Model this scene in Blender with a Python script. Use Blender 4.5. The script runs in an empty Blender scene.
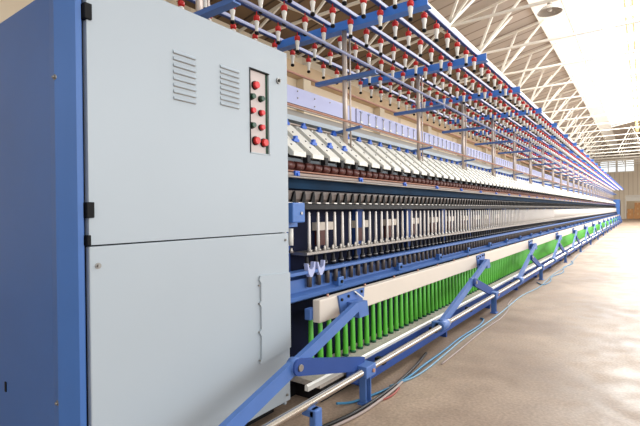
import bpy, bmesh, math, random
from mathutils import Vector, Matrix
random.seed(7)
SC = bpy.context.scene
COL = SC.collection
PI = math.pi

# ------------------------------------------------------------------ materials
def lin(c):
    return tuple((x/12.92 if x <= .04045 else ((x+.055)/1.055)**2.4) for x in [v/255 for v in c])

def mat(name, rgb, rough=.5, metal=0., var=.0, scale=8., bump=0., spec=.5, coat=0.):
    m = bpy.data.materials.new(name); m.use_nodes = True
    nt = m.node_tree; b = nt.nodes['Principled BSDF']
    c = lin(rgb)
    b.inputs['Base Color'].default_value = (*c, 1)
    b.inputs['Roughness'].default_value = rough
    b.inputs['Metallic'].default_value = metal
    b.inputs['Specular IOR Level'].default_value = spec
    b.inputs['Coat Weight'].default_value = coat
    if var > 0 or bump > 0:
        tc = nt.nodes.new('ShaderNodeTexCoord'); n = nt.nodes.new('ShaderNodeTexNoise')
        n.inputs['Scale'].default_value = scale; n.inputs['Detail'].default_value = 5
        nt.links.new(tc.outputs['Object'], n.inputs['Vector'])
        if var > 0:
            r = nt.nodes.new('ShaderNodeMapRange')
            r.inputs['From Min'].default_value = .3; r.inputs['From Max'].default_value = .7
            r.inputs['To Min'].default_value = 1-var; r.inputs['To Max'].default_value = 1+var
            nt.links.new(n.outputs['Fac'], r.inputs['Value'])
            mx = nt.nodes.new('ShaderNodeVectorMath'); mx.operation = 'SCALE'
            mx.inputs[0].default_value = c
            nt.links.new(r.outputs['Result'], mx.inputs['Scale'])
            nt.links.new(mx.outputs['Vector'], b.inputs['Base Color'])
        if bump > 0:
            bp = nt.nodes.new('ShaderNodeBump'); bp.inputs['Strength'].default_value = bump
            bp.inputs['Distance'].default_value = .01
            nt.links.new(n.outputs['Fac'], bp.inputs['Height']); nt.links.new(bp.outputs['Normal'], b.inputs['Normal'])
    return m

M = dict(
    gun=mat('gunmetal_bolster', (84, 76, 74), .45, metal=.4, var=.1, scale=20),
    rbeam=mat('brownish_steel_beam', (142, 124, 114), .45, metal=.3, var=.08, scale=6),
    grey=mat('painted_grey_steel', (168, 178, 186), .42, var=.015, scale=2),
    grey_edge=mat('grey_edge', (170, 182, 188), .4),
    blue=mat('painted_blue_steel', (66, 110, 178), .42, var=.04, scale=3),
    blue_dark=mat('dark_blue_paint', (44, 72, 136), .55, var=.06, scale=5, spec=.25),
    blue_mid=mat('blue_link_paint', (74, 110, 174), .45, var=.05, scale=9),
    creel_blue=mat('creel_blue_paint', (66, 130, 226), .35),
    slate=mat('lavender_steel_rail', (158, 164, 196), .4, metal=.1),
    cream=mat('cream_painted_beam', (214, 203, 190), .45, var=.02, scale=4),
    armw=mat('cream_pressed_arm', (226, 224, 214), .4),
    chrome=mat('polished_shaft', (205, 198, 190), .22, metal=.9, var=.04, scale=6),
    steel=mat('dull_steel', (165, 160, 155), .35, metal=.8, var=.08, scale=20),
    spindle=mat('bare_spindle_steel', (222, 216, 210), .38, metal=.15),
    dark=mat('oily_black_steel', (22, 20, 23), .55, var=.2, scale=20, spec=.3),
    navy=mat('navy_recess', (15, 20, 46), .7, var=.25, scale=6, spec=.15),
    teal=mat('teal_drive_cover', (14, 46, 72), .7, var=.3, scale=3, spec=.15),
    guide=mat('taupe_guide_plate', (98, 86, 80), .55, var=.1, scale=14),
    roller=mat('dark_red_rubber', (84, 38, 32), .4, var=.2, scale=25),
    copper=mat('coppery_rail', (186, 140, 122), .4, metal=.4),
    green=mat('green_plastic_tube', (92, 188, 60), .38, var=.06, scale=10),
    gtop=mat('dark_green_collar', (24, 92, 60), .4),
    lint=mat('linty_tray_surface', (196, 186, 176), .8, var=.15, scale=60, bump=.3),
    red=mat('red_plastic', (205, 32, 28), .35),
    red2=mat('red_button_plastic', (214, 38, 44), .3),
    greenb=mat('green_button_plastic', (22, 66, 44), .3),
    white=mat('white_plastic', (232, 230, 222), .4),
    black=mat('black_plastic', (13, 13, 15), .6, spec=.2),
    panel=mat('pinkish_control_plate', (196, 184, 180), .45),
    lav=mat('lavender_sheet', (182, 186, 222), .45),
    lavhook=mat('pale_lavender_hook', (176, 184, 222), .35),
    knob=mat('bright_blue_plastic', (30, 92, 196), .35),
    post=mat('galvanised_post', (186, 172, 162), .35, metal=.5),
    hose=mat('blue_hose', (34, 112, 152), .45),
    hose2=mat('pale_blue_hose', (98, 142, 168), .4),
    cable=mat('black_cable', (28, 26, 28), .5),
    cable2=mat('taupe_cable', (150, 134, 128), .5),
    cable3=mat('red_cable', (150, 60, 50), .5),
    truss=mat('cream_truss_paint', (236, 231, 220), .6),
    deck=None, wallm=None, floor=None,
    gutter=mat('white_gutter', (250, 248, 240), .6),
    beige=mat('beige_paint', (214, 200, 176), .6, var=.05, scale=1),
    tan=mat('tan_timber', (200, 174, 140), .6, var=.1, scale=2),
    carton=mat('brown_carton', (206, 150, 96), .7, var=.08, scale=4),
    tape=mat('carton_tape', (224, 190, 140), .4),
    lampg=mat('grey_enamel', (150, 142, 132), .4),
    frame=mat('white_window_frame', (236, 232, 222), .5),
    yellow=mat('pale_yellow_paint', (236, 214, 150), .5),
    lintel=mat('brownish_grey_beam', (150, 138, 118), .7, var=.06, scale=1),
    brass=mat('worn_screw', (150, 148, 144), .35, metal=.7),
)

def make_glass():
    m = bpy.data.materials.new('skylight_glass'); m.use_nodes = True; nt = m.node_tree
    nt.nodes.remove(nt.nodes['Principled BSDF']); out = nt.nodes['Material Output']
    t = nt.nodes.new('ShaderNodeBsdfTransparent'); g = nt.nodes.new('ShaderNodeBsdfGlossy'); x = nt.nodes.new('ShaderNodeMixShader')
    t.inputs[0].default_value = (.97, .98, .98, 1); g.inputs['Roughness'].default_value = .1; x.inputs[0].default_value = .06
    nt.links.new(t.outputs[0], x.inputs[1]); nt.links.new(g.outputs[0], x.inputs[2]); nt.links.new(x.outputs[0], out.inputs[0])
    return m
M['glass'] = make_glass()

def striped(name, a, b, axis, freq, rough, nvar):
    """boards or corrugation: thin joints along one object axis"""
    m = bpy.data.materials.new(name); m.use_nodes = True; nt = m.node_tree; bs = nt.nodes['Principled BSDF']
    tc = nt.nodes.new('ShaderNodeTexCoord'); sp = nt.nodes.new('ShaderNodeSeparateXYZ')
    nt.links.new(tc.outputs['Object'], sp.inputs[0])
    mu = nt.nodes.new('ShaderNodeMath'); mu.operation = 'MULTIPLY'; mu.inputs[1].default_value = freq
    nt.links.new(sp.outputs[axis], mu.inputs[0])
    fr = nt.nodes.new('ShaderNodeMath'); fr.operation = 'FRACT'; nt.links.new(mu.outputs[0], fr.inputs[0])
    gt = nt.nodes.new('ShaderNodeMath'); gt.operation = 'GREATER_THAN'; gt.inputs[1].default_value = .88; nt.links.new(fr.outputs[0], gt.inputs[0])
    fl = nt.nodes.new('ShaderNodeMath'); fl.operation = 'FLOOR'; nt.links.new(mu.outputs[0], fl.inputs[0])
    wn = nt.nodes.new('ShaderNodeTexWhiteNoise'); wn.noise_dimensions = '1D'; nt.links.new(fl.outputs[0], wn.inputs['W'])
    mr = nt.nodes.new('ShaderNodeMapRange'); mr.inputs['To Min'].default_value = 1-nvar; mr.inputs['To Max'].default_value = 1+nvar
    nt.links.new(wn.outputs['Value'], mr.inputs['Value'])
    vs = nt.nodes.new('ShaderNodeVectorMath'); vs.operation = 'SCALE'; vs.inputs[0].default_value = lin(a)
    nt.links.new(mr.outputs[0], vs.inputs['Scale'])
    mx = nt.nodes.new('ShaderNodeMix'); mx.data_type = 'RGBA'; mx.inputs['B'].default_value = (*lin(b), 1)
    nt.links.new(gt.outputs[0], mx.inputs['Factor']); nt.links.new(vs.outputs[0], mx.inputs['A'])
    nt.links.new(mx.outputs['Result'], bs.inputs['Base Color']); bs.inputs['Roughness'].default_value = rough
    return m
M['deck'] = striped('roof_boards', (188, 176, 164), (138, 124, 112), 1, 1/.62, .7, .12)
M['deck_shade'] = striped('painted_shade_boards', (112, 92, 70), (60, 48, 36), 1, 1/.62, .8, .18)  # same roof boards; light falloff away from the skylight put into the colour
M['wallm'] = striped('corrugated_cream_wall', (228, 214, 192), (200, 182, 158), 0, 1/.42, .6, .03)
M['wally'] = striped('cream_side_wall', (218, 202, 176), (200, 182, 156), 1, 1/2.4, .6, .03)

def floor_mat():
    m = bpy.data.materials.new('worn_terrazzo'); m.use_nodes = True; nt = m.node_tree; b = nt.nodes['Principled BSDF']
    tc = nt.nodes.new('ShaderNodeTexCoord')
    def noise(s, d):
        n = nt.nodes.new('ShaderNodeTexNoise'); n.inputs['Scale'].default_value = s; n.inputs['Detail'].default_value = d
        nt.links.new(tc.outputs['Object'], n.inputs['Vector']); return n
    n1 = noise(.9, 4); n2 = noise(55, 3); n3 = noise(5, 5)
    r = nt.nodes.new('ShaderNodeValToRGB')
    r.color_ramp.elements[0].position = .38; r.color_ramp.elements[0].color = (*lin((140, 118, 100)), 1)
    r.color_ramp.elements[1].position = .62; r.color_ramp.elements[1].color = (*lin((168, 146, 126)), 1)
    nt.links.new(n1.outputs['Fac'], r.inputs['Fac'])
    def fac(n, lo, hi):
        k = nt.nodes.new('ShaderNodeMapRange'); k.inputs['From Min'].default_value = .3; k.inputs['From Max'].default_value = .7
        k.inputs['To Min'].default_value = lo; k.inputs['To Max'].default_value = hi; nt.links.new(n.outputs['Fac'], k.inputs['Value']); return k
    a = fac(n2, .78, 1.2); c = fac(n3, .92, 1.06)
    mm = nt.nodes.new('ShaderNodeMath'); mm.operation = 'MULTIPLY'; nt.links.new(a.outputs[0], mm.inputs[0]); nt.links.new(c.outputs[0], mm.inputs[1])
    v = nt.nodes.new('ShaderNodeVectorMath'); v.operation = 'SCALE'; nt.links.new(r.outputs['Color'], v.inputs[0]); nt.links.new(mm.outputs[0], v.inputs['Scale'])
    nt.links.new(v.outputs[0], b.inputs['Base Color'])
    rr = fac(n3, .38, .6); nt.links.new(rr.outputs[0], b.inputs['Roughness'])
    return m
M['floor'] = floor_mat()

# ------------------------------------------------------------------ mesh helpers
class MB:
    """collects shapes of ONE object; each shape may name its own material slot"""
    def __init__(s): s.v = []; s.f = []; s.mi = []; s.mats = []; s.sm = []
    def _m(s, m):
        if m is None: m = s.mats[0] if s.mats else None
        if m not in s.mats: s.mats.append(m)
        return s.mats.index(m)
    def add(s, vs, fs, m=None, smooth=False):
        k = len(s.v); i = s._m(m); s.v += [tuple(p) for p in vs]
        for f in fs: s.f.append([a+k for a in f]); s.mi.append(i); s.sm.append(smooth)
        return s
    def box(s, x0, x1, y0, y1, z0, z1, m=None):
        x0, x1 = sorted((x0, x1)); y0, y1 = sorted((y0, y1)); z0, z1 = sorted((z0, z1))
        vs = [(x, y, z) for x in (x0, x1) for y in (y0, y1) for z in (z0, z1)]
        return s.add(vs, [(0, 1, 3, 2), (4, 6, 7, 5), (0, 4, 5, 1), (2, 3, 7, 6), (0, 2, 6, 4), (1, 5, 7, 3)], m)
    def bbox(s, x0, x1, y0, y1, z0, z1, b, m=None):
        """box with chamfered edges"""
        x0, x1 = sorted((x0, x1)); y0, y1 = sorted((y0, y1)); z0, z1 = sorted((z0, z1))
        bm = bmesh.new(); bmesh.ops.create_cube(bm, size=1)
        for v in bm.verts: v.co = Vector(((x0+x1)/2+v.co.x*(x1-x0), (y0+y1)/2+v.co.y*(y1-y0), (z0+z1)/2+v.co.z*(z1-z0)))
        bmesh.ops.bevel(bm, geom=bm.edges[:], offset=b, segments=2, affect='EDGES', profile=.6)
        bm.verts.index_update(); vs = [v.co[:] for v in bm.verts]; fs = [[v.index for v in f.verts] for f in bm.faces]; bm.free()
        return s.add(vs, fs, m)
    def cyl(s, p, q, r0, r1=None, n=12, m=None, cap=True, smooth=True):
        p = Vector(p); q = Vector(q); r1 = r0 if r1 is None else r1
        d = (q-p).normalized(); a = d.orthogonal().normalized(); b = d.cross(a)
        if abs(d.x) > .99: a = Vector((0, 1, 0)); b = d.cross(a)
        vs = []
        for c, r in ((p, r0), (q, r1)):
            for i in range(n):
                t = 2*PI*i/n; vs.append(c+a*math.cos(t)*r+b*math.sin(t)*r)
        s.add(vs, [(i, (i+1) % n, n+(i+1) % n, n+i) for i in range(n)], m, smooth)
        if cap:
            s.add(vs[:n], [list(range(n))[::-1]], m); s.add(vs[n:], [list(range(n))], m)
        return s
    def lathe(s, prof, x, y, n=12, m=None, smooth=True):
        vs = []; 
        for r, z in prof:
            for i in range(n): t = 2*PI*i/n; vs.append((x+r*math.cos(t), y+r*math.sin(t), z))
        fs = []
        for k in range(len(prof)-1):
            for i in range(n): j = (i+1) % n; fs.append((k*n+i, k*n+j, (k+1)*n+j, (k+1)*n+i))
        s.add(vs, fs, m, smooth)
        s.add(vs[:n], [list(range(n))[::-1]], m); s.add(vs[-n:], [list(range(n))], m)
        return s
    def bar(s, p, q, w, h, m=None, up=(0, 0, 1)):
        """rectangular bar from p to q, w across, h along up"""
        p = Vector(p); q = Vector(q); d = (q-p).normalized(); u = Vector(up); sd = d.cross(u)
        if sd.length < 1e-4: sd = d.cross(Vector((1, 0, 0)))
        sd.normalize(); u = sd.cross(d).normalized()
        vs = [c+sd*a*w/2+u*b*h/2 for c in (p, q) for a, b in ((-1, -1), (1, -1), (1, 1), (-1, 1))]
        return s.add(vs, [(3, 2, 1, 0), (4, 5, 6, 7), (0, 1, 5, 4), (1, 2, 6, 5), (2, 3, 7, 6), (3, 0, 4, 7)], m)
    def prism(s, pts, axis, a, b, m=None):
        """closed outline in the two other axes, extruded along axis from a to b"""
        n = len(pts)
        def P(u, v, t): return {0: (t, u, v), 1: (u, t, v), 2: (u, v, t)}[axis]
        vs = [P(u, v, a) for u, v in pts]+[P(u, v, b) for u, v in pts]
        fs = [list(range(n))[::-1], [n+i for i in range(n)]]+[(i, (i+1) % n, n+(i+1) % n, n+i) for i in range(n)]
        return s.add(vs, fs, m)
    def tube(s, pts, r, n=8, m=None):
        pts = [Vector(p) for p in pts]; vs = []
        for i, p in enumerate(pts):
            d = (pts[min(i+1, len(pts)-1)]-pts[max(i-1, 0)]).normalized()
            a = d.cross(Vector((0, 0, 1)));  a = a.normalized() if a.length > 1e-3 else Vector((1, 0, 0)); b = a.cross(d).normalized()
            for k in range(n): t = 2*PI*k/n; vs.append(p+a*math.cos(t)*r+b*math.sin(t)*r)
        fs = [(i*n+k, i*n+(k+1) % n, (i+1)*n+(k+1) % n, (i+1)*n+k) for i in range(len(pts)-1) for k in range(n)]
        s.add(vs, fs, m, True); s.add(vs[:n], [list(range(n))[::-1]], m); s.add(vs[-n:], [list(range(n))], m)
        return s
    def mesh(s, name):
        me = bpy.data.meshes.new(name); me.from_pydata(s.v, [], s.f)
        for m in s.mats: me.materials.append(m)
        me.polygons.foreach_set('material_index', s.mi); me.polygons.foreach_set('use_smooth', s.sm)
        me.update()
        bm = bmesh.new(); bm.from_mesh(me); bmesh.ops.remove_doubles(bm, verts=bm.verts, dist=1e-5)
        bmesh.ops.recalc_face_normals(bm, faces=bm.faces); bm.to_mesh(me); bm.free()
        return me
    def build(s, name, parent=None, loc=None):
        o = bpy.data.objects.new(name, s.mesh(name)); COL.objects.link(o)
        if parent:
            o.parent = parent
            o.matrix_parent_inverse = Matrix.Translation(-parent_world(parent))
        if loc: o.location = loc
        return o

def parent_world(o):
    v = Vector(o.location)
    if o.parent is not None: v = o.matrix_parent_inverse.translation + v + parent_world(o.parent)
    return v

def mb(m): k = MB(); k._m(m); return k

def tag(o, label=None, cat=None, group=None, kind=None):
    if label: o['label'] = label
    if cat: o['category'] = cat
    if group: o['group'] = group
    if kind: o['kind'] = kind
    return o

def thing(name, label, cat, loc=(0, 0, 0), group=None):
    o = bpy.data.objects.new(name, None); COL.objects.link(o); o.location = loc; o.empty_display_size = .1
    return tag(o, label, cat, group)

def struct(name, b):
    return tag(b.build(name), kind='structure')

def shift_copy(src, parent, dy, name=None):
    """copy of a part (and its sub-parts) moved along the machine"""
    c = src.copy(); COL.objects.link(c); c.parent = parent; c.matrix_parent_inverse = src.matrix_parent_inverse.copy(); c.location = Vector(src.location)+Vector((0, dy, 0))
    for ch in list(src.children):
        g = ch.copy(); COL.objects.link(g); g.parent = c; g.matrix_parent_inverse = ch.matrix_parent_inverse
    return c

# ------------------------------------------------------------------ levels taken from the place
END = 46.0            # far end of the machine
Y0 = 2.1              # first position after the cabinet
PITCH = .1045         # spindle pitch
NSP = int((END-.3-2.42)/PITCH)
WALLX, ENDY = -9.2, 60.0

# ------------------------------------------------------------------ room
struct('floor', mb(M['floor']).box(-10, 14, -6, 61, -.2, 0))
struct('wall_left', mb(M['wally']).box(WALLX-.25, WALLX, -6, ENDY, 0, 6.5))
wb = mb(M['tan']); wb.box(WALLX, WALLX+.35, -6, ENDY, 5.55, 5.95)
struct('trim_1', wb)
pl = mb(M['beige'])
for i in range(12):
    y = 1+i*5.2; pl.box(WALLX+.01, WALLX+.3, y, y+.4, 0, 5.54)
struct('trim_2', pl)
struct('wall_back', mb(M['beige']).box(-10, 14, -6.25, -6, 0, 1.8).box(-10, 14, -6.25, -6, 6, 9).box(-10, -7, -6.25, -6, 1.8, 6).box(7, 14, -6.25, -6, 1.8, 6))  # unseen wall; wide opening added to let light onto the blue end panel
# far wall with the window band and the goods doorway cut out
we = mb(M['wallm'])
Wx0, Wx1, Wz0, Wz1 = -3.95, -.75, 5.3, 6.5
Dx0, Dx1, Dz = -1.5, 3.2, 2.5
we.box(-10, Wx0, ENDY, ENDY+.25, Dz, 9).box(Wx0, Wx1, ENDY, ENDY+.25, Wz1, 9).box(Wx0, Wx1, ENDY, ENDY+.25, Dz, Wz0).box(Wx1, 14, ENDY, ENDY+.25, Dz, 9)
we.box(-10, Dx0, ENDY, ENDY+.25, 0, Dz).box(Dx1, 14, ENDY, ENDY+.25, 0, Dz)
struct('wall_far', we)
struct('beam', mb(M['lintel']).box(-9, 14, ENDY-.6, ENDY-.02, 7.05, 7.75))  # wide brownish beam across the far wall
struct('trim_3', mb(M['truss']).box(-9, 14, ENDY-.25, ENDY-.02, 6.72, 6.85))
fr = mb(M['frame'])
fr.box(Wx0-.06, Wx1+.06, ENDY-.06, ENDY+.04, Wz1, Wz1+.08).box(Wx0-.06, Wx1+.06, ENDY-.06, ENDY+.04, Wz0-.08, Wz0)
for i in range(5):
    x = Wx0+(Wx1-Wx0)*i/4; w = .1 if i == 2 else .04
    fr.box(x-w, x+w, ENDY-.06, ENDY+.04, Wz0, Wz1)
fr.box(Wx0, Wx1, ENDY-.05, ENDY+.03, 5.85, 5.92)
wf = tag(fr.build('window_1'), kind='structure')
gl = mb(M['glass']); gl.box(Wx0, Wx1, ENDY+.05, ENDY+.06, Wz0, Wz1); g = gl.build('window_pane', wf)
# shallow store room behind the goods doorway
st = mb(M['beige']); st.box(Dx0-.1, Dx0, ENDY+.26, ENDY+3, 0, 2.6).box(Dx1, Dx1+.1, ENDY+.26, ENDY+3, 0, 2.6).box(Dx0, Dx1, ENDY+3, ENDY+3.1, 0, 2.6)
struct('wall_store', st)
struct('floor_store', mb(M['floor']).box(Dx0, Dx1, ENDY+1.01, ENDY+3, -.2, 0))
df = mb(M['frame']); df.box(Dx0-.08, Dx0, ENDY-.05, ENDY, 0, Dz).box(Dx1, Dx1+.08, ENDY-.05, ENDY, 0, Dz).box(Dx0-.08, Dx1+.08, ENDY-.05, ENDY, Dz, Dz+.12)
struct('door_1', df)
sh = mb(M['frame']); sh.box(Dx0, Dx1, ENDY+.1, ENDY+.16, 1.98, Dz)
for i in range(5): sh.box(Dx0, Dx1, ENDY+.085, ENDY+.1, 1.98+i*.1, 2.0+i*.1)
sh = sh.build('rolled_shutter'); sh['kind'] = 'structure'

# roof: boarded slope, a white soffit band, then the glazed light
BX0, BX1, BZ0, BZ1 = -2.82, -2.12, 7.56, 7.92
def deckz(x): return 7.66+(x-BX0)*(1.3/6.5)
dk = mb(M['deck']); dk.prism([(BX0, deckz(BX0)), (BX0, deckz(BX0)+.15), (-5.2, deckz(-5.2)+.15), (-5.2, deckz(-5.2))], 1, -6, ENDY)
struct('ceiling', dk)
dk = mb(M['deck_shade']); dk.prism([(-5.2, deckz(-5.2)), (-5.2, deckz(-5.2)+.15), (-9.5, deckz(-9.5)+.15), (-9.5, deckz(-9.5))], 1, -6, ENDY)
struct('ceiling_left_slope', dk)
dk = mb(M['deck']); dk.prism([(BX1, 8.0), (4, 9.2), (4, 9.35), (BX1, 8.15)], 1, 44.6, ENDY)
struct('ceiling_far_bay', dk)
dk = mb(M['deck']); dk.prism([(4, 9.2), (4, 9.35), (10, 7.3), (10, 7.15)], 1, -6, ENDY)
struct('ceiling_right_bay', dk)
gt = mb(M['gutter']); gt.prism([(BX0, BZ0), (BX1, BZ1), (BX1, BZ1+.1), (BX0, BZ0+.2)], 1, -6, ENDY)
struct('trim_4', gt)
def skp(x): return 7.98+(x-BX1)*(1.22/(4-BX1))
sk = mb(M['frame'])
for i in range(20):
    y = -5.5+i*2.62
    if y > 44.5: break
    sk.bar((BX1, y, skp(BX1)), (4, y, skp(4)), .05, .07)
for x in (BX1+.03, 0, 2, 3.97): sk.bar((x, -6, skp(x)), (x, 44.6, skp(x)), .05, .06)
so = tag(sk.build('window_2'), kind='structure')
gl = mb(M['glass']); gl.prism([(BX1, skp(BX1)+.05), (4, skp(4)+.05), (4, skp(4)+.06), (BX1, skp(BX1)+.06)], 1, -6, 44.6); gl.build('window_pane', so)
for i in range(12):
    y = 15.5+i*2.62
    b = mb(M['yellow']); x = -.44
    for a in (x, x+.2): b.box(a, a+.035, y, y+1.7, 7.6, 7.65)
    for a in (y, y+.8, y+1.665): b.box(x+.035, x+.2, a, a+.035, 7.6, 7.65)
    for a in (y+.1, y+1.5): b.box(x+.1, x+.12, a, a+.02, 7.65, skp(x)+.02)
    tag(b.build('hanging_frame'), 'pale yellow frame hung below the glazing of the bright skylight', 'hanging frame', 'yellow frames along the skylight')

lc = mb(M['truss'])
lc.bar((-4.16, -3, 6.0), (-4.16, ENDY-.6, 6.0), .05, .09); lc.bar((-4.04, -3, 6.0), (-4.04, ENDY-.6, 6.0), .05, .09)
struct('beam_lower_chord', lc)
lc = mb(M['truss']); lc.bar((-6.55, -3, 6.0), (-6.55, ENDY-.6, 6.0), .1, .09)
struct('beam_second_chord', lc)
TP = 2.62
for i in range(23):
    y = .95+i*TP
    if y > ENDY-.9: break
    t = thing('roof_truss', 'cream lattice roof truss spanning across the hall under the roof', 'roof truss', (-4.1, y, 6.0), 'cream roof trusses')
    far = y > 44
    b = mb(M['truss']); b.bar((-9.15, y, 6.0), (9.9, y, 6.0), .06, .06 if not far else .09); b.build('bottom_chord', t)
    b = mb(M['truss']); b.bar((-9.15, y, deckz(-9.15)-.1), (BX0, y, deckz(BX0)-.1), .06, .06); b.build('top_chord', t)
    def strut(x0, x1, dy=0, z1=None):
        b = mb(M['truss']); b.bar((x0, y, 6.02), (x1, y+dy, deckz(x1)-.1 if z1 is None else z1), .05, .06); b.build('diagonal', t)
    strut(-4.1, -2.66, 0, 7.6); strut(-4.1, -3.53); strut(-4.1, -5.3)
    strut(-6.55, -5.3); strut(-6.55, -7.6); strut(-8.7, -7.6)
    strut(-4.1, -3.4, TP/2 if y < 57 else 1)
    if far:
        for k_ in range(6):
            x0 = -1.7+k_*1.9; zt = skp(min(x0+.95, 4))-.15 if x0+.95 < 4 else 7.4
            strut(x0, x0+.95, 0, zt); strut(x0+1.9, x0+.95, 0, zt)

# pendant lamp under the gutter
LX, LYY, LZ = -2.05, 13.75, 6.78
t = thing('pendant_lamp', 'grey dome pendant lamp hanging beside the bright skylight', 'lamp', (LX, LYY, LZ))
b = mb(M['lampg']); b.cyl((LX, LYY, LZ+.17), (LX, LYY, 7.97), .016, n=8); b.build('stem', t)
b = mb(M['lampg']); b.cyl((LX, LYY, LZ+.06), (LX, LYY, LZ+.2), .075, .05, n=14); b.build('lamp_holder', t)
b = mb(M['lampg']); b.lathe([(.03, LZ+.07), (.10, LZ+.06), (.23, LZ-.02), (.31, LZ-.12), (.315, LZ-.13), (.30, LZ-.12), (.21, LZ-.03), (.08, LZ+.03), (.03, LZ+.04)], LX, LYY, 24); b.build('lamp_shade', t)
b = mb(M['white']); b.lathe([(.02, LZ+.02), (.05, LZ-.01), (.06, LZ-.06), (.04, LZ-.10), (.01, LZ-.11)], LX, LYY, 14); b.build('bulb', t)

# cartons stacked in the far doorway
for (cx, cz, w, h, lab) in [(-1.15, 0, .62, .62, 'brown carton on the floor beside the far door post'), (-.45, 0, .7, .7, 'brown carton on the floor, second from the door post'),
                            (.32, 0, .7, .62, 'brown carton on the floor, third from the door post'), (-1.12, .62, .55, .5, 'small brown carton second up beside the door post'),
                            (-.45, .7, .66, .55, 'wide brown carton second up in the second stack'), (.32, .62, .66, .6, 'brown carton second up in the third stack'),
                            (-.45, 1.25, .6, .55, 'brown carton topmost of the second stack'), (.32, 1.22, .6, .6, 'brown carton topmost of the third stack')]:
    t = thing('cardboard_box', lab, 'box', (cx, ENDY+.6, cz), 'cartons in the far doorway')
    y = ENDY+.3
    b = mb(M['carton']); b.bbox(cx-w/2, cx+w/2, y, y+.55, cz, cz+h, .01); b.build('carton_body', t)
    b = mb(M['tape']); b.box(cx-.04, cx+.04, y-.004, y, cz+h*.6, cz+h-.02); b.build('tape', t)

# ------------------------------------------------------------------ control cabinet
PX = -1.70
cab = thing('control_cabinet', 'tall blue and pale grey drive cabinet at the near end of the spinning frame', 'cabinet', (-2.2, 1.4, 0))
TOPZ = 2.125
b = mb(M['blue'])
b.prism([(-2.78, .776), (-1.845, .776), (-1.80, .78), (-1.725, .822), (-1.725, .84), (-2.78, .84)], 2, .03, 2.062)
b.build('end_panel', cab)
b = mb(M['blue']); b.prism([(-1.845, .775), (-1.80, .772), (-1.712, .81), (-1.706, .828), (-1.74, .842), (-1.80, .842)], 2, .03, 2.066); b.build('corner_post', cab)
b = mb(M['black']); b.box(-2.74, -1.735, .841, 2.0, .06, TOPZ-.03); b.build('cabinet_core', cab)
b = mb(M['black']); b.box(-2.7, -1.8, .9, 1.98, 0, .06); b.build('plinth', cab)
b = mb(M['grey']); b.bbox(-2.76, -1.735, .845, 2.01, TOPZ-.03, TOPZ, .006); b.build('top_panel', cab)
b = mb(M['grey']); b.bbox(-2.76, -1.73, 2.0, 2.018, .05, TOPZ-.01, .004); b.build('rear_panel', cab)
# upper door with the control opening cut out
SE = 1.078
def rounded_door(name, y0, y1, z0, z1, hole=None):
    b = mb(M['grey'])
    if hole is None:
        b.bbox(PX-.03, PX, y0, y1, z0, z1, .005)
    else:
        a0, a1, c0, c1 = hole
        # ring of faces around the opening, front and back, with rounded outer edge strip
        def q(x, ya, yb, za, zb): b.box(x-.03, x, ya, yb, za, zb)
        q(PX, y0, a0, z0, z1); q(PX, a1, y1, z0, z1); q(PX, a0, a1, z0, c0); q(PX, a0, a1, c1, z1)
    return b.build(name, cab)
CY0, CY1, CZ0, CZ1 = 1.706, 1.862, 1.518, 1.978
ud = rounded_door('upper_door', .846, 2.018, SE+.003, TOPZ+.012, (CY0, CY1, CZ0, CZ1))
ld = rounded_door('lower_door', .846, 2.018, .085, SE-.003)
# louvres pressed in the upper door
def louvre(y0, y1, z):
    b = mb(M['grey'])
    b.prism([(PX-.001, z+.012), (PX+.008, z-.002), (PX+.007, z-.006), (PX-.001, z-.004)], 1, y0, y1)
    b.box(PX-.001, PX+.0012, y0+.002, y1-.002, z-.0085, z-.004, M['lampg'])
    return b.build('louver', ud)
for i in range(8): louvre(1.228, 1.352, 1.925-i*.0296)
for i in range(8): louvre(1.502, 1.63, 1.930-i*.0265)
# control recess
cp = mb(M['panel']); cp.box(PX-.016, PX-.012, CY0-.01, CY1+.01, CZ0-.01, CZ1+.01)
cpo = cp.build('control_plate', cab)
b = mb(M['grey_edge']); t_ = .006
b.box(PX-.012, PX+.003, CY0, CY0+t_, CZ0, CZ1, M['black']).box(PX-.012, PX+.003, CY1-t_, CY1, CZ0, CZ1).box(PX-.012, PX+.003, CY0, CY1, CZ1-t_, CZ1, M['black']).box(PX-.012, PX+.003, CY0, CY1, CZ0, CZ0+t_)
b.box(PX-.012, PX-.010, CY1-.02, CY1-.006, CZ0, CZ1, M['greenb'])
b.build('recess_frame', cab)
btn = [(1.768, 1.892, 'red2', .021), (1.742, 1.826, 'greenb', .016), (1.812, 1.826, 'greenb', .016), (1.742, 1.75, 'red2', .016), (1.812, 1.748, 'red2', .016),
       (1.742, 1.67, 'greenb', .016), (1.812, 1.668, 'red2', .016), (1.768, 1.59, 'red', .022), (1.832, 1.586, 'red', .022)]
for (y, z, c, r) in btn:
    y -= .012
    b = mb(M[c]); b.cyl((PX-.012, y, z), (PX-.004, y, z), r*1.12, n=18, m=M['black']).cyl((PX-.004, y, z), (PX+.014, y, z), r, r*.85, n=18, m=M[c])
    o = b.build('push_button', cpo)
    o['label'] = {'red2': 'red push button', 'red': 'large red mushroom button', 'greenb': 'dark green push button'}[c]
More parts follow.
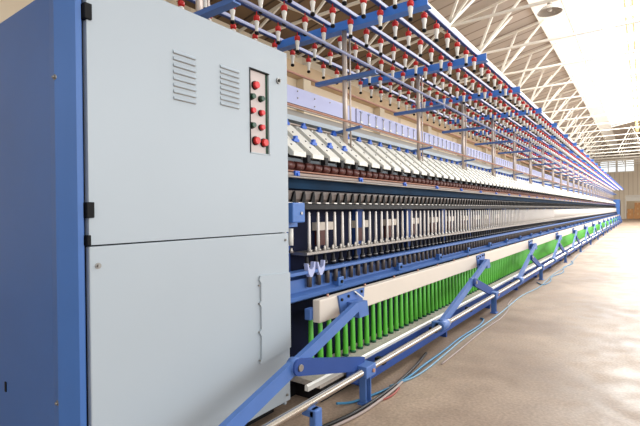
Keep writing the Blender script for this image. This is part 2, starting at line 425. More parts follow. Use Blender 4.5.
# hinges, lock, screws
for z in (1.968, 1.215, 1.10):
    b = mb(M['black']); h = .03 if z > 1.15 else .02; b.bbox(PX-.02, PX+.012, .834, .848 if z < 1.2 else .862, z-h, z+h, .003); b.build('hinge', cab)
def screw(x, y, z, ax, par, r=.012):
    b = mb(M['brass']); d = {0: (1, 0, 0), 1: (0, -1, 0)}[ax]; p = Vector((x, y, z)); d = Vector(d)
    b.cyl(p-d*.004, p+d*.004, r, n=14).cyl(p+d*.004, p+d*.012, r*.55, r*.45, n=6)
    return b.build('screw', par)
for (y, z) in ((1.938, 1.956),):
    b = mb(M['brass']); b.cyl((PX, y, z), (PX+.008, y, z), .017, n=20).cyl((PX+.008, y, z), (PX+.011, y, z), .009, n=12, m=M['black']).box(PX+.011, PX+.02, y-.003, y+.003, z-.008, z+.008); b.build('lock', cab)
screw(PX, .878, 1.0, 0, cab); screw(PX, 1.985, 1.035, 0, cab, .008); screw(PX, 1.985, .125, 0, cab, .008)
screw(-1.80, .776, 1.72, 1, cab, .011); screw(-1.81, .776, .48, 1, cab, .011)
b = mb(M['black']); b.bbox(-2.33, -2.312, .772, .776, .405, .45, .002); b.build('latch_slot', cab)
# thin flap with hooked edge on the lower door
b = mb(M['grey'])
fp = [(2.014, .842), (1.763, .852), (1.755, .83), (1.768, .81), (1.768, .715), (1.755, .70), (1.768, .68), (1.768, .56), (1.752, .545), (1.768, .52), (1.766, .40), (1.752, .375), (1.775, .368), (1.80, .378), (2.014, .40)]
b.prism(fp, 0, PX-.001, PX+.012); b.build('cover_flap', ld)
for z in (.80, .70, .545, .39):
    b = mb(M['brass']); b.cyl((PX, 1.757, z), (PX+.01, 1.757, z), .005, n=8); b.build('hook_pin', ld)

# ------------------------------------------------------------------ ring spinning frame (body of the machine)
fra = thing('ring_spinning_frame', 'long ring spinning frame with rows of bare spindles running down the hall', 'spinning machine', (-2.07, 2.1, 0))
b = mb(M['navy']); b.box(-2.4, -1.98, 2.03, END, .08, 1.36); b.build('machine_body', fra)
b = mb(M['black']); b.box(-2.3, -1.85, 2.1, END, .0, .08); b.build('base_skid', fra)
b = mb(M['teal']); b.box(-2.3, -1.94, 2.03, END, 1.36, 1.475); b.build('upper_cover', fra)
# upright columns and mechanism blocks seen behind the spindles
for i in range(44):
    y = 2.2+i*.98
    b = mb(M['blue_dark']); b.box(-1.98, -1.935, y, y+.11, .62, 1.24); b.build('upright', fra)
for i in range(79):
    y = 2.62+i*.55
    b = mb(M['cream']); b.box(-1.98, -1.94, y, y+.22, 1.06, 1.12).box(-1.98, -1.93, y+.03, y+.1, .95, 1.06, M['roller']); b.build('lift_block', fra)
# spindle rail: lower channel, upper lip
b = mb(M['blue_mid'])
b.prism([(-1.98, .62), (-1.80, .62), (-1.785, .63), (-1.785, .655), (-1.83, .672), (-1.83, .755), (-1.98, .755)], 1, 2.03, END)
b.build('spindle_rail', fra)
b = mb(M['blue_mid']); b.prism([(-1.86, .795), (-1.755, .795), (-1.75, .80), (-1.75, .818), (-1.86, .812)], 1, 2.03, END); b.build('rail_lip', fra)
for i in range(44):
    y = 2.66+i*.98
    b = mb(M['blue']); b.bbox(-1.83, -1.775, y, y+.07, .66, .725, .006); b.cyl((-1.775, y+.035, .69), (-1.765, y+.035, .69), .012, n=10, m=M['black']); b.build('rail_bracket', fra)
# ring rail
b = mb(M['steel']); b.prism([(-1.94, .905), (-1.81, .905), (-1.805, .91), (-1.805, .925), (-1.94, .925)], 1, 2.33, END-.2); b.build('ring_rail', fra)
b = mb(M['dark']); b.box(-1.96, -1.84, 2.2, END-.2, 1.215, 1.25); b.build('guide_bar', fra)
# spindles
def n_parts(make, n, y0, p, name, lim=100, start=None):
    first = None
    for i in range(min(n, lim)):
        if first is None: first = make(y0).build(name, fra)
        else: shift_copy(first, fra, p*i)
    if n > lim:
        k = make(y0+lim*p, True); base_v = list(k.v); base_f = list(k.f); mi = list(k.mi); sm = list(k.sm); nv = len(base_v)
        for i in range(1, n-lim):
            k.v += [(x, y+p*i, z) for x, y, z in base_v]; k.f += [[a+nv*i for a in f] for f in base_f]; k.mi += mi; k.sm += sm
        o = k.build(name, fra); o['kind'] = 'stuff'
    return first
SX = -1.855
def spindle(y, lo=False):
    b = mb(M['spindle']); n = 5 if lo else 12
    b.lathe([(.0118, .925), (.0112, 1.0), (.0098, 1.17), (.0082, 1.175), (.0095, 1.185), (.0065, 1.197)] if not lo else [(.0112, .925), (.0095, 1.19)], SX, y, n)
    return b
n_parts(spindle, NSP, 2.42, PITCH, 'spindle')
def ring(y, lo=False):
    b = mb(M['spindle']); n = 5 if lo else 12
    b.lathe([(.022, .925), (.022, .932), (.015, .938)], SX, y, n, m=M['steel'])
    b.lathe([(.010, .925), (.007, .952), (.003, .957)], SX+.02, y+.05, 5 if lo else 8, m=M['spindle'])
    return b
n_parts(ring, NSP, 2.42, PITCH, 'ring')
def bolster(y, lo=False):
    b = mb(M['dark']); n = 5 if lo else 10
    if lo: b.lathe([(.018, .70), (.018, .795)], SX+.05, y, n, m=M['gun']); b.lathe([(.016, .82), (.020, .86), (.010, .90)], SX+.03, y, n, m=M['dark'])
    else:
        b.lathe([(.012, .695), (.018, .70), (.018, .79), (.014, .796)], SX+.05, y, n, m=M['gun'])
        b.lathe([(.014, .818), (.021, .83), (.021, .85), (.013, .86), (.012, .89), (.008, .904)], SX+.03, y, n, m=M['dark'])
        b.lathe([(.0215, .838), (.0215, .843)], SX+.03, y, n, m=M['steel'])
    return b
n_parts(bolster, NSP, 2.35, PITCH, 'bolster')
# thread guides: taupe plates, each with a black hooked lappet
def guide(y, lo=False):
    b = mb(M['guide'])
    b.prism([(-1.93, 1.262), (-1.885, 1.264), (-1.868, 1.285), (-1.868, 1.325), (-1.885, 1.342), (-1.93, 1.345)], 1, y, y+PITCH*.94)
    b.prism([(y+PITCH*.52, 1.262), (y+PITCH*.92, 1.262), (y+PITCH*.95, 1.30), (y+PITCH*.88, 1.338), (y+PITCH*.76, 1.328)], 0, -1.868, -1.852, M['black'])
    b.prism([(y+.01, 1.256), (y+PITCH*.5, 1.254), (y+PITCH*.5, 1.262), (y+.01, 1.264)], 0, -1.90, -1.845, M['spindle'])
    return b
n_parts(guide, NSP+1, 2.18, PITCH, 'thread_guide')
# front roller rail with coppery underside and blue clips
b = mb(M['rbeam']); b.prism([(-1.94, 1.44), (-1.89, 1.44), (-1.885, 1.445), (-1.885, 1.462), (-1.94, 1.466)], 1, 2.03, END); b.build('roller_beam', fra)
b = mb(M['copper']); b.cyl((-1.895, 2.03, 1.474), (-1.895, END, 1.474), .007, n=8); b.build('front_roller', fra)
b = mb(M['steel']); b.cyl((-1.87, 2.03, 1.432), (-1.87, END, 1.432), .008, n=8); b.build('suction_rod', fra)
for i in range(52):
    y = 2.30+i*.836
    b = mb(M['knob']); b.bbox(-1.905, -1.872, y, y+.05, 1.425, 1.475, .006).cyl((-1.872, y+.025, 1.45), (-1.862, y+.025, 1.45), .012, n=8); b.build('rail_clip', fra)
def roller(y, lo=False):
    b = mb(M['roller']); n = 6 if lo else 12
    b.cyl((-1.905, y, 1.512), (-1.905, y+.08, 1.512), .030, n=n, m=M['roller'])
    b.cyl((-1.905, y-.015, 1.512), (-1.905, y+.09, 1.512), .010, n=5 if lo else 8, m=M['dark'])
    return b
n_parts(roller, NSP+1, 2.22, PITCH, 'top_roller')
# pendulum weighting arms
AP = PITCH*2
d_arm = Vector((-1.845+2.17, 0, 1.572-1.85)).normalized()
nrm = Vector((-d_arm.z, 0, d_arm.x))
if nrm.z < 0: nrm = -nrm
top = Vector((-2.17, 0, 1.85)); tip = Vector((-1.845, 0, 1.572))
def arm(y, lo=False):
    b = mb(M['armw'])
    prof = [(top-nrm*.02-d_arm*.0), (top+nrm*.018+d_arm*.02), (tip+nrm*.018-d_arm*.02), (tip-nrm*.004), (tip-nrm*.02-d_arm*.03)]
    b.prism([(p.x, p.z) for p in prof], 1, y-.066, y+.066)
    if not lo:
        for s, a in ((.3, -.025), (.55, .022), (.75, -.01)):
            c = top.lerp(tip, s)+nrm*.018; b.cyl((c.x, y+a, c.z), (c.x+nrm.x*.004, y+a, c.z+nrm.z*.004), .007, n=8, m=M['dark'])
        e = tip-nrm*.03-d_arm*.04; b.cyl((e.x, y-.06, e.z), (e.x, y+.06, e.z), .014, n=8, m=M['dark'])
        e = tip-nrm*.02; b.box(e.x-.03, e.x+.012, y+.08, y+.115, e.z-.02, e.z+.03, M['dark'])
        b.box(e.x-.05, e.x-.02, y+.085, y+.105, e.z+.0, e.z+.055, M['steel'])
    return b
def handle(y, s, side=0):
    c = top.lerp(tip, s)+nrm*.02
    b = mb(M['knob'])
    y += side
    b.prism([(y-.026, c.z-.012), (y+.026, c.z-.012), (y+.030, c.z+.004), (y+.012, c.z+.012), (y+.010, c.z+.030), (y-.012, c.z+.030), (y-.013, c.z+.012), (y-.030, c.z+.004)], 0, c.x-.004, c.x+.020)
    return b
def add_arm(i):
    y = 2.32+AP*i
    o = arm(y).build('weighting_arm', fra); handle(y, .02).build('release_lever', o)
    if i < 4:
        handle(y, .60, .085).build('release_lever', o)
    return o
for i in range(4): add_arm(i)
a4 = add_arm(4)
NA = NSP//2
for i in range(5, 100): shift_copy(a4, fra, AP*(i-4))
k = arm(2.32+AP*100, True); h = handle(2.32+AP*100, .02); k.add(h.v, h.f, M['knob'])
bv, bf, mi, sm = list(k.v), list(k.f), list(k.mi), list(k.sm)
for i in range(1, NA-100):
    k.v += [(x, y+AP*i, z) for x, y, z in bv]; k.f += [[a+len(bv)*i for a in f] for f in bf]; k.mi += mi; k.sm += sm
o = k.build('weighting_arm', fra); o['kind'] = 'stuff'
b = mb(M['post']); b.cyl((-2.17, 2.03, 1.872), (-2.17, END, 1.872), .009, n=8); b.build('arm_bar', fra)
# suction duct and yarn tubes of the other side, seen through the gap over the arms
b = mb(M['grey']); b.box(-2.62, -2.42, 2.03, END, 1.5, 1.86); b.box(-2.62, -2.50, 2.03, END, 1.86, 2.10, M['lampg']); b.box(-2.66, -2.40, 2.03, END, 1.98, 2.02); b.build('suction_duct', fra)
b = mb(M['white'])
def peg(y, lo=True): return mb(M['white']).lathe([(.014, 1.80), (.011, 1.93)], -2.36, y, 5)
k = peg(2.2); bv, bf, mi, sm = list(k.v), list(k.f), list(k.mi), list(k.sm)
for i in range(1, 415):
    k.v += [(x, y+PITCH*i, z) for x, y, z in bv]; k.f += [[a+len(bv)*i for a in f] for f in bf]; k.mi += mi; k.sm += sm
o = k.build('rear_tube_row', fra); o['kind'] = 'stuff'
# front bits next to the cabinet
b = mb(M['blue']); b.bbox(-1.86, -1.775, 2.15, 2.275, 1.13, 1.258, .008); b.cyl((-1.775, 2.235, 1.19), (-1.768, 2.235, 1.19), .010, n=10, m=M['steel']); b.box(-1.94, -1.86, 2.03, 2.3, 1.10, 1.13); b.build('drive_box', fra)
for y in (2.1, 2.16, 2.23):
    b = mb(M['white']); b.cyl((-1.86, y, .98), (-1.86, y, 1.09), .016, n=10); b.cyl((-1.86, y, .93), (-1.86, y, .965), .018, .006, n=10, m=M['steel']); b.build('spool', fra)
for y in (2.30, 2.41):
    b = mb(M['lavhook'])
    b.prism([(y-.045, .865), (y-.035, .865), (y-.022, .83), (y, .822), (y+.022, .835), (y+.03, .87), (y+.042, .87), (y+.036, .81), (y+.008, .775), (y-.012, .775), (y-.032, .80)], 0, -1.775, -1.745); b.build('claw_guide', fra)

# ------------------------------------------------------------------ tube tray along the foot of the machine
tr = thing('tube_conveyor', 'long low conveyor tray holding the row of green tubes', 'conveyor', (-1.7, 2.1, 0))
b = mb(M['dark']); b.prism([(-1.86, .0), (-1.64, .0), (-1.64, .107), (-1.86, .107)], 1, 2.25, END); b.build('tray_body', tr)
b = mb(M['lint']); b.prism([(-1.86, .107), (-1.615, .107), (-1.615, .140), (-1.80, .145), (-1.86, .145)], 1, 2.2, END); b.build('tray_top', tr)
b = mb(M['white']); b.prism([(-1.625, .14), (-1.60, .14), (-1.60, .168), (-1.612, .178), (-1.625, .172)], 1, 2.06, END); b.build('edge_strip', tr)
b = mb(M['blue_dark']); b.prism([(-1.598, .065), (-1.49, .065), (-1.49, .132), (-1.50, .132), (-1.50, .075), (-1.588, .075), (-1.588, .15), (-1.598, .15)], 1, 2.47, END); b.build('cable_channel', tr)
for i in range(30):
    y = 2.6+i*1.475
    b = mb(M['blue_dark']); b.box(-1.58, -1.51, y, y+.03, 0, .07); b.build('channel_foot', tr)
for i in range(44):
    y = 2.75+i*.98
    b = mb(M['black']); b.bbox(-1.54, -1.47, y, y+.05, .12, .165, .006); b.build('channel_clip', tr)
# green tubes: one thing each
TX = -1.765
def tube_prof(lo=False):
    k = mb(M['green'])
    n = 6 if lo else 12
    if lo: k.lathe([(.019, 0), (.014, .35)], 0, 0, n)
    else:
        k.lathe([(.020, 0), (.021, .004), (.0205, .05), (.0145, .345), (.012, .35)], 0, 0, n)
        k.lathe([(.025, 0), (.025, .012), (.021, .018)], 0, 0, n, m=M['gtop'])
    return k
NT = int((END-.2-2.31)/.1032)
k = tube_prof(); me = k.mesh('green_tube')
def tube_label(y):
    j = int((y-2.16)//2.95)
    return j
ords = ['first', 'second', 'third', 'fourth', 'fifth', 'sixth', 'seventh', 'eighth', 'ninth', 'tenth', 'eleventh', 'twelfth']
arms_y = [2.54+2.95*i for i in range(15)]
src = None
for i in range(min(300, NT)):
    y = 2.31+.1032*i
    if src is None: src = bpy.data.objects.new('green_tube', me); o = src
    else: o = src.copy()
    COL.objects.link(o); o.location = (TX, y, .145)
    j = sum(1 for a in arms_y if a < y)
    if i == 0: lab, grp = 'green bobbin tube standing first in the row beside the cabinet', None
    elif j == 0: lab, grp = 'green bobbin tube before the first blue lifting arm, beside the cabinet', 'green tubes before the first lifting arm'
    elif j < 12: lab, grp = f'green bobbin tube in the tray between the {ords[j-1]} and {ords[j]} lifting arms', f'green tubes between lifting arms {ords[j-1]} and {ords[j]}'
    else: lab, grp = 'green bobbin tube beyond the last lifting arm', 'green tubes beyond the last lifting arm'
    o['label'] = lab; o['category'] = 'bobbin tube'
    if grp: o['group'] = grp
    elif 'group' in o: del o['group']
if NT > 300:
    k = tube_prof(True); bv, bf, mi, sm = list(k.v), list(k.f), list(k.mi), list(k.sm)
    k.v = []; k.f = []; k.mi = []; k.sm = []
    for q, i in enumerate(range(300, NT)):
        y = 2.31+.1032*i
        k.v += [(a+TX, c+y, z+.145) for a, c, z in bv]; k.f += [[a+len(bv)*q for a in f] for f in bf]; k.mi += mi; k.sm += sm
    tag(k.build('green_tube_rest'), 'most distant green bobbin tubes at the far end of the tray', 'bobbin tubes', kind='stuff')

# ------------------------------------------------------------------ doffing beam, shaft and lifting linkages
dof = thing('doffing_device', 'cream gripper beam on blue scissor arms and a polished shaft along the machine', 'doffing device', (-1.5, 2.1, 0))
b = mb(M['cream']); b.bbox(-1.655, -1.60, 2.185, END-.3, .515, .656, .008); b.build('gripper_beam', dof)
b = mb(M['blue_mid']); b.bbox(-1.70, -1.655, 2.16, 2.22, .53, .60, .006); b.build('beam_end_cap', dof)
b = mb(M['chrome']); b.cyl((-1.40, 1.0, .21), (-1.40, END-.3, .21), .021, n=20); b.build('drive_shaft', dof)
# pegs on the top of the beam
for i in range(92):
    y = 2.32+i*.47
    b = mb(M['copper']); b.cyl((-1.635, y, .656), (-1.635, y, .672), .008, n=6); b.build('top_stud', dof)
LY = 2.95
def linkage(i, dy):
    yb = 2.54+dy
    # plate on the beam
    b = mb(M['blue_mid'])
    b.prism([(yb-.165, .655), (yb+.165, .662), (yb+.155, .60), (yb+.07, .50), (yb-.02, .47), (yb-.125, .50)], 0, -1.60, -1.588)
    pl = b.build('beam_bracket', dof)
    for (dy_, z) in ((-.13, .625), (-.05, .635), (.05, .64), (.12, .642), (-.10, .545)):
        b = mb(M['black']); b.cyl((-1.588, yb+dy_, z), (-1.579, yb+dy_, z), .010, n=8); b.build('bolt', pl)
    if i == 0:
        b = mb(M['white']); b.bar((-1.575, yb+.01, .66), (-1.56, yb+.10, .60), .010, .008); b.build('pin', pl)
    b = mb(M['blue_mid']); b.prism([(yb-.07, .60), (yb+.05, .60), (yb+.07, .50), (yb-.05, .50)], 0, -1.588, -1.50); b.build('clevis', dof)
    # long arm down to the sliding collar
    A = Vector((-1.50, 2.45+dy, .585)); ey = 1.05 if i == 0 else .76; E_ = Vector((-1.42, ey+dy, .215)); J = A.lerp(E_, .49 if i == 0 else .40)
    b = mb(M['blue_mid']); b.bar(A, J, .03, .064); b.bar(J, E_, .03, .076)
    b.cyl((J.x-.02, J.y, J.z), (J.x+.025, J.y, J.z), .045, n=16)
    b.build('lift_arm', dof)
    # short link to the fixed bearing block
    K = Vector((-1.435, 2.41+dy, .238))
    b = mb(M['blue_dark']); b.bar((-1.435, J.y, J.z), K, .024, .085); b.cyl((-1.45, J.y, J.z), (-1.42, J.y, J.z), .042, n=16); b.build('short_link', dof)
    b = mb(M['steel']); b.cyl((-1.42, J.y, J.z), (-1.41, J.y, J.z), .018, n=10); b.build('pivot_pin', dof)
    # bearing block with its foot
    b = mb(M['blue_mid']); b.bbox(-1.445, -1.36, 2.33+dy, 2.45+dy, .178, .25, .006); b.box(-1.43, -1.385, 2.36+dy, 2.368+dy, .008, .18).box(-1.43, -1.385, 2.42+dy, 2.428+dy, .008, .18).box(-1.44, -1.37, 2.35+dy, 2.44+dy, 0, .012)
    bb = b.build('bearing_block', dof)
    b = mb(M['copper']); b.cyl((-1.36, 2.41+dy, .212), (-1.35, 2.41+dy, .212), .012, n=10); b.build('bolt', bb)
    # sliding collar at the foot of the long arm
    y = ey+dy
    b = mb(M['blue_mid']); b.cyl((-1.40, y-.09, .21), (-1.40, y+.06, .21), .042, n=18); b.bbox(-1.47, -1.40, y-.09, y-.03, .18, .25, .008)
    cc = b.build('shaft_collar', dof)
    b = mb(M['steel']); b.cyl((-1.40, y+.06, .21), (-1.40, y+.11, .21), .032, n=14).cyl((-1.40, y+.11, .21), (-1.40, y+.14, .21), .028, n=6); b.build('nut', cc)
    # support foot on the floor
    if i > 0: return
    y = 1.80+dy
    b = mb(M['blue_mid']); b.bbox(-1.372, -1.33, y-.03, y+.03, .05, .20, .008).bbox(-1.47, -1.33, y-.045, y+.045, 0, .05, .008).bbox(-1.42, -1.34, y-.03, y+.03, .16, .20, .006)
    b.build('shaft_support', dof)
for i in range(15):
    dy = LY*i
    if 2.6+dy > END-.4: break
    linkage(i, dy)

# ------------------------------------------------------------------ overhead creel
cre = thing('overhead_creel', 'blue overhead creel frame on steel posts above the spinning frame', 'creel', (-2.07, 3.23, 1.6))
CB = 1.553
bars_y = [.125, 1.68]+[3.23+CB*i for i in range(28)]
RX = [-1.40, -1.655, -1.93, -2.20, -2.49, -2.76]
for y in bars_y:
    b = mb(M['creel_blue']); b.prism([(y-.04, 2.75), (y+.05, 2.75), (y+.05, 2.758), (y-.032, 2.758), (y-.032, 2.822), (y-.04, 2.822)], 0, -2.84, -1.30)
    b.build('cross_bar', cre)
    zb = 1.5 if y > 2.1 else 2.12
    b = mb(M['post']); b.cyl((-2.07, y, zb), (-2.07, y, 2.82), .022, n=14); po = b.build('post', cre)
    b = mb(M['post']); b.cyl((-2.045, y+.045, zb+.01), (-2.045, y+.045, 2.80), .008, n=8); b.build('earth_rod', po)
    # raised bracket arms with the guide rods
    b = mb(M['blue_mid']); b.prism([(y-.028, 2.325), (y+.028, 2.325), (y+.028, 2.335), (y-.012, 2.335), (y-.012, 2.355), (y-.028, 2.355)], 0, -2.37, -1.76); b.build('guide_bracket', cre)
    if y > 2.1:
        b = mb(M['blue_mid']); b.bar((-2.22, y+.02, 1.885), (-1.90, y-.02, 1.905), .03, .02); b.build('lower_bracket', cre)
for x in RX:
    b = mb(M['slate']); b.prism([(x-.016, 2.812), (x+.016, 2.812), (x+.016, 2.838), (x-.016, 2.838)], 1, -.1, bars_y[-1]+.3)
    b.box(x-.0165, x+.012, -.1, bars_y[-1]+.3, 2.806, 2.812, M['blue_dark'])
    b.build('hanger_rail', cre)
for x, z, c in ((-1.77, 2.365, 'slate'), (-2.36, 2.363, 'copper')):
    b = mb(M[c]); b.cyl((x, .0, z), (x, bars_y[-1], z), .011, n=8); b.build('guide_rod', cre)
b = mb(M['copper']); b.cyl((-1.925, 2.1, 1.925), (-1.925, bars_y[-1], 1.925), .009, n=8); b.build('lower_rod', cre)

# bobbin hangers: one thing each
def hanger_parts():
    cap = mb(M['red']); cap.lathe([(.004, .0), (.004, -.03), (.020, -.034), (.024, -.045), (.023, -.062), (.015, -.070)], 0, 0, 12)
    body = mb(M['white']); body.lathe([(.014, -.070), (.019, -.078), (.0175, -.09), (.0125, -.115), (.0115, -.145), (.012, -.150)], 0, 0, 12)
    tip_ = mb(M['black']); tip_.lathe([(.013, -.150), (.016, -.155), (.016, -.166), (.009, -.172)], 0, 0, 12)
    return cap, body, tip_
cap, body, tip_ = hanger_parts(); 
for q_ in (cap, body, tip_): q_.v = [(x*1.12, y*1.12, z*1.08) for x, y, z in q_.v]
mc, mbd, mt = cap.mesh('hanger_cap'), body.mesh('hanger_body'), tip_.mesh('hanger_tip')
whole = mb(M['red']); whole.lathe([(.022, -.032), (.024, -.05), (.014, -.07)], 0, 0, 7)
whole.lathe([(.018, -.075), (.012, -.15)], 0, 0, 7, m=M['white']); whole.lathe([(.016, -.152), (.012, -.17)], 0, 0, 7, m=M['black']); whole.lathe([(.004, 0), (.004, -.032)], 0, 0, 4, m=M['black'])
whole.v = [(x*1.12, y*1.12, z*1.08) for x, y, z in whole.v]
mw = whole.mesh('bobbin_hanger')
rowname = ['outermost rail', 'second rail from aisle', 'third rail from aisle', 'fourth rail from aisle', 'fifth rail from aisle', 'innermost rail']
cand = []
CAMP = Vector((0, 0, 1.2))
fx = Vector((-math.sin(.629), math.cos(.629), 0))
for r, x in enumerate(RX):
    for k_ in range(-12, 6*27):
        y = 3.23+.135+k_*CB/6
        p = Vector((x+.0, y, 2.8)); v = p-CAMP; dz = v.dot(fx)
        if dz < .5: continue
        sx = 320+443.8*(v.x*math.cos(.629)+v.y*math.sin(.629))/dz; sy = 207-443.8*1.5/dz
        if sx < 150 or sy < -25: continue
        # hidden behind the cabinet
        if sx < 287 and sy+5 > (sx-160)*.41+12: continue
        cand.append((dz, r, x, y, k_))
cand.sort()
for idx, (dz, r, x, y, k_) in enumerate(cand[:300]):
    bay = k_//6
    where = ('before the first crossbar' if bay < 0 else f'past the {ords[min(bay, 11)]} wide crossbar')
    lab = f'red-capped white bobbin hanger, {rowname[r]}, {where}'
    if idx < 110:
        t = thing('bobbin_hanger', lab, 'bobbin hanger', (x, y, 2.806), f'hangers on the {rowname[r]}, {where}')
        for me_, nm in ((mc, 'cap'), (mbd, 'hanger_body'), (mt, 'tip')):
            o = bpy.data.objects.new(nm, me_); COL.objects.link(o); o.parent = t
    else:
        o = bpy.data.objects.new('bobbin_hanger', mw); COL.objects.link(o); o.location = (x, y, 2.806)
        tag(o, lab, 'bobbin hanger', f'hangers on the {rowname[r]}, {where}')
k = mb(M['red'])
lowp = mb(M['red']); lowp.lathe([(.024, -.032), (.018, -.07)], 0, 0, 5); lowp.lathe([(.017, -.07), (.012, -.15)], 0, 0, 5, m=M['white']); lowp.lathe([(.016, -.152), (.012, -.17)], 0, 0, 5, m=M['black'])
for m_ in lowp.mats: k._m(m_)
bv, bf, mi, sm = list(lowp.v), list(lowp.f), list(lowp.mi), list(lowp.sm)
for q, (dz, r, x, y, k_) in enumerate(cand[300:]):
    k.v += [(a+x, c+y, z+2.806) for a, c, z in bv]; k.f += [[a+len(bv)*q for a in f] for f in bf]; k.mi += mi; k.sm += sm
tag(k.build('bobbin_hanger_rest'), 'most distant red and white bobbin hangers crowding the far half of the creel', 'bobbin hangers', kind='stuff')

# lavender board behind the posts: a plain sheet, then sheets with paired hooks
brd = thing('guide_board', 'lavender board with paired hooks running behind the creel posts', 'guide board', (-2.45, 2.1, 2.05))
b = mb(M['lav']); b.box(-2.47, -2.45, 2.1, 4.02, 2.14, 2.29)
b.build('plain_sheet', brd)
for (y, z) in ((3.05, 2.26), (3.3, 2.24), (3.55, 2.255), (3.8, 2.25), (3.05, 2.2), (3.3, 2.17)):
    o = mb(M['steel']).cyl((-2.45, y, z), (-2.442, y, z), .007, n=8).build('rivet', brd)
for i in range(27):
    y0 = 4.05+i*1.553
    b = mb(M['lav']); b.box(-2.47, -2.45, y0, y0+1.54, 2.14, 2.29)
    for j in range(9):
        y = y0+.06+j*.17
        for z in (2.155, 2.265):
            b.prism([(y, z-.006), (y+.035, z-.012), (y+.05, z), (y+.035, z+.012), (y, z+.006)], 0, -2.45, -2.438, M['slate'] if z > 2.2 else M['white'])
        b.box(-2.45, -2.443, y+.015, y+.022, 2.165, 2.255, M['steel'])
    b.build('hook_sheet', brd)
b = mb(M['post']); b.box(-2.47, -2.445, 2.1, END, 2.105, 2.125); b.box(-2.47, -2.45, 2.1, END, 2.125, 2.14, M['dark']); b.build('support_strip', brd)

# ------------------------------------------------------------------ far end cabinet of the machine
ec = thing('end_cabinet', 'blue upright cabinet closing the far end of the machine', 'cabinet', (-1.9, END+.4, 0))
b = mb(M['blue']); b.bbox(-2.7, -1.6, END+.01, END+.9, .05, 1.95, .02); b.build('cabinet_body', ec)
b = mb(M['navy']); b.box(-1.6, -1.58, END+.1, END+.8, .2, 1.85); b.build('cabinet_door', ec)
b = mb(M['black']); b.box(-2.6, -1.65, END+.1, END+.8, 0, .05); b.build('plinth', ec)

# ------------------------------------------------------------------ hoses and cables on the floor
def smooth(pts, n=10):
    out = []
    P = [Vector(p) for p in pts]; P = [P[0]*2-P[1]]+P+[P[-1]*2-P[-2]]
    for i in range(1, len(P)-2):
        for k in range(n):
            t = k/n; a, b_, c, d = P[i-1], P[i], P[i+1], P[i+2]
            out.append(.5*((2*b_)+(-a+c)*t+(2*a-5*b_+4*c-d)*t*t+(-a+3*b_-3*c+d)*t**3))
    out.append(P[-2]); return out
def hose(name, pts, r, m, label, cat):
    tag(mb(M[m]).tube(smooth([(x, y, r+.001 if z is None else z) for x, y, z in pts]), r).build(name), label, cat)
hose('blue_hose', [(-1.53, 2.25, .02), (-1.475, 2.344, None), (-1.424, 2.506, None), (-1.376, 2.739, None), (-1.352, 2.95, .02), (-1.36, 3.2, .02), (-1.372, 3.6, None), (-1.385, 4.1, None), (-1.37, 4.6, None), (-1.40, 4.9, None), (-1.45, 4.97, None)], .008, 'hose', 'thin blue hose curling out from under the first bearing block', 'hose')
hose('black_cable', [(-1.47, 1.85, None), (-1.424, 2.03, None), (-1.388, 2.204, None), (-1.372, 2.414, None), (-1.372, 2.644, None), (-1.385, 2.88, None), (-1.42, 3.2, None), (-1.47, 3.5, None)], .010, 'cable', 'black cable lying on the floor beside the first shaft support', 'cable')
hose('taupe_cable', [(-1.44, 1.80, None), (-1.388, 2.027, None), (-1.350, 2.242, None), (-1.343, 2.468, None), (-1.35, 2.7, None), (-1.365, 2.84, None)], .009, 'cable2', 'taupe cable running along the outside of the black cable', 'cable')
hose('pale_hose', [(-1.395, 2.70, .012), (-1.335, 2.95, None), (-1.322, 3.213, None), (-1.335, 3.615, None), (-1.352, 4.099, None), (-1.340, 4.624, None), (-1.335, 5.384, None), (-1.36, 6.527, None), (-1.29, 7.54, None), (-1.33, 9, None), (-1.28, 11, None), (-1.36, 13.5, None), (-1.3, 17, None), (-1.34, 22, None)], .0065, 'hose2', 'pale blue hose snaking far along the floor beside the shaft', 'hose')
hose('pale_cable', [(-1.27, 3.32, None), (-1.275, 3.8, None), (-1.285, 4.5, None), (-1.27, 5.1, None), (-1.31, 5.6, None), (-1.38, 5.9, None), (-1.42, 6.3, None)], .006, 'cable2', 'thin taupe cable on the floor outside the pale blue hose', 'cable')
hose('red_cable', [(-1.385, 2.46, None), (-1.335, 2.50, None), (-1.32, 2.60, None), (-1.335, 2.72, None)], .006, 'cable3', 'short red cable end poking out from under the hoses', 'cable')
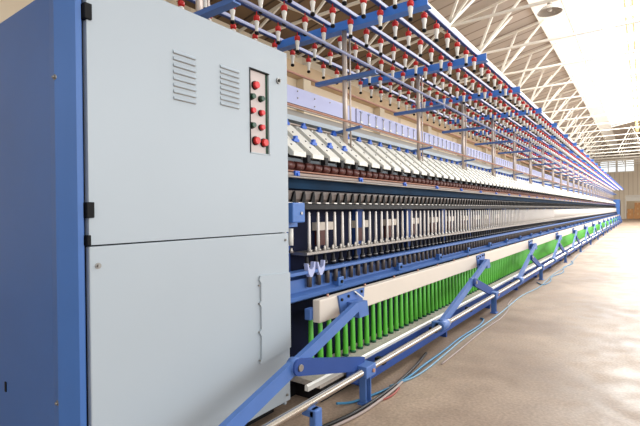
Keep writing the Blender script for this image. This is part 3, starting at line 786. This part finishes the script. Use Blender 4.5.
hose('loose_hose', [(-1.40, 7.9, None), (-1.28, 7.7, None), (-1.24, 8.1, None), (-1.30, 8.7, None), (-1.22, 9.4, None), (-1.31, 10.2, None), (-1.24, 11, None), (-1.34, 11.6, None)], .008, 'hose', 'blue hose looping on the floor beside the third and fourth lifting arms', 'hose')

# ------------------------------------------------------------------ light
w = bpy.data.worlds.new('sky'); SC.world = w; w.use_nodes = True
w.node_tree.nodes['Background'].inputs[0].default_value = (.96, .98, 1, 1); w.node_tree.nodes['Background'].inputs[1].default_value = 1.6
def area(name, loc, rot, sx, sy, e, col=(1, .98, .95)):
    l = bpy.data.lights.new(name, 'AREA'); l.shape = 'RECTANGLE'; l.size = sx; l.size_y = sy; l.energy = e; l.color = col
    o = bpy.data.objects.new(name, l); COL.objects.link(o); o.location = loc; o.rotation_euler = rot; return o
area('skylight_daylight', (1.0, 28, 9.0), (0, math.radians(-8), 0), 4.5, 34, 10500)
area('side_fill_light', (9.5, 18, 4.2), (0, math.radians(90), 0), 5, 48, 3000, (.97, .99, 1))  # added fill light from the unseen right side to brighten the cabinet end

# ------------------------------------------------------------------ camera
cam = bpy.data.cameras.new('camera'); co = bpy.data.objects.new('camera', cam); COL.objects.link(co); SC.camera = co
cam.sensor_width = 36; cam.lens = 443.8/640*36; cam.clip_start = .05; cam.clip_end = 200
yaw, pit, rol = .62907, .003479, -.010997
A = Matrix(((1, 0, 0), (0, 0, -1), (0, 1, 0)))
Ry = Matrix(((math.cos(yaw), 0, math.sin(yaw)), (0, 1, 0), (-math.sin(yaw), 0, math.cos(yaw))))
Rx = Matrix(((1, 0, 0), (0, math.cos(pit), -math.sin(pit)), (0, math.sin(pit), math.cos(pit))))
Rz = Matrix(((math.cos(rol), -math.sin(rol), 0), (math.sin(rol), math.cos(rol), 0), (0, 0, 1)))
Mx = Rz@Rx@Ry@A
co.matrix_world = Matrix.Translation((0, 0, 1.2))@Matrix((Mx[0], -Mx[1], -Mx[2])).transposed().to_4x4()
SC.view_settings.view_transform = 'Standard'; SC.view_settings.look = 'None'; SC.view_settings.gamma = 1; SC.view_settings.exposure = -.32
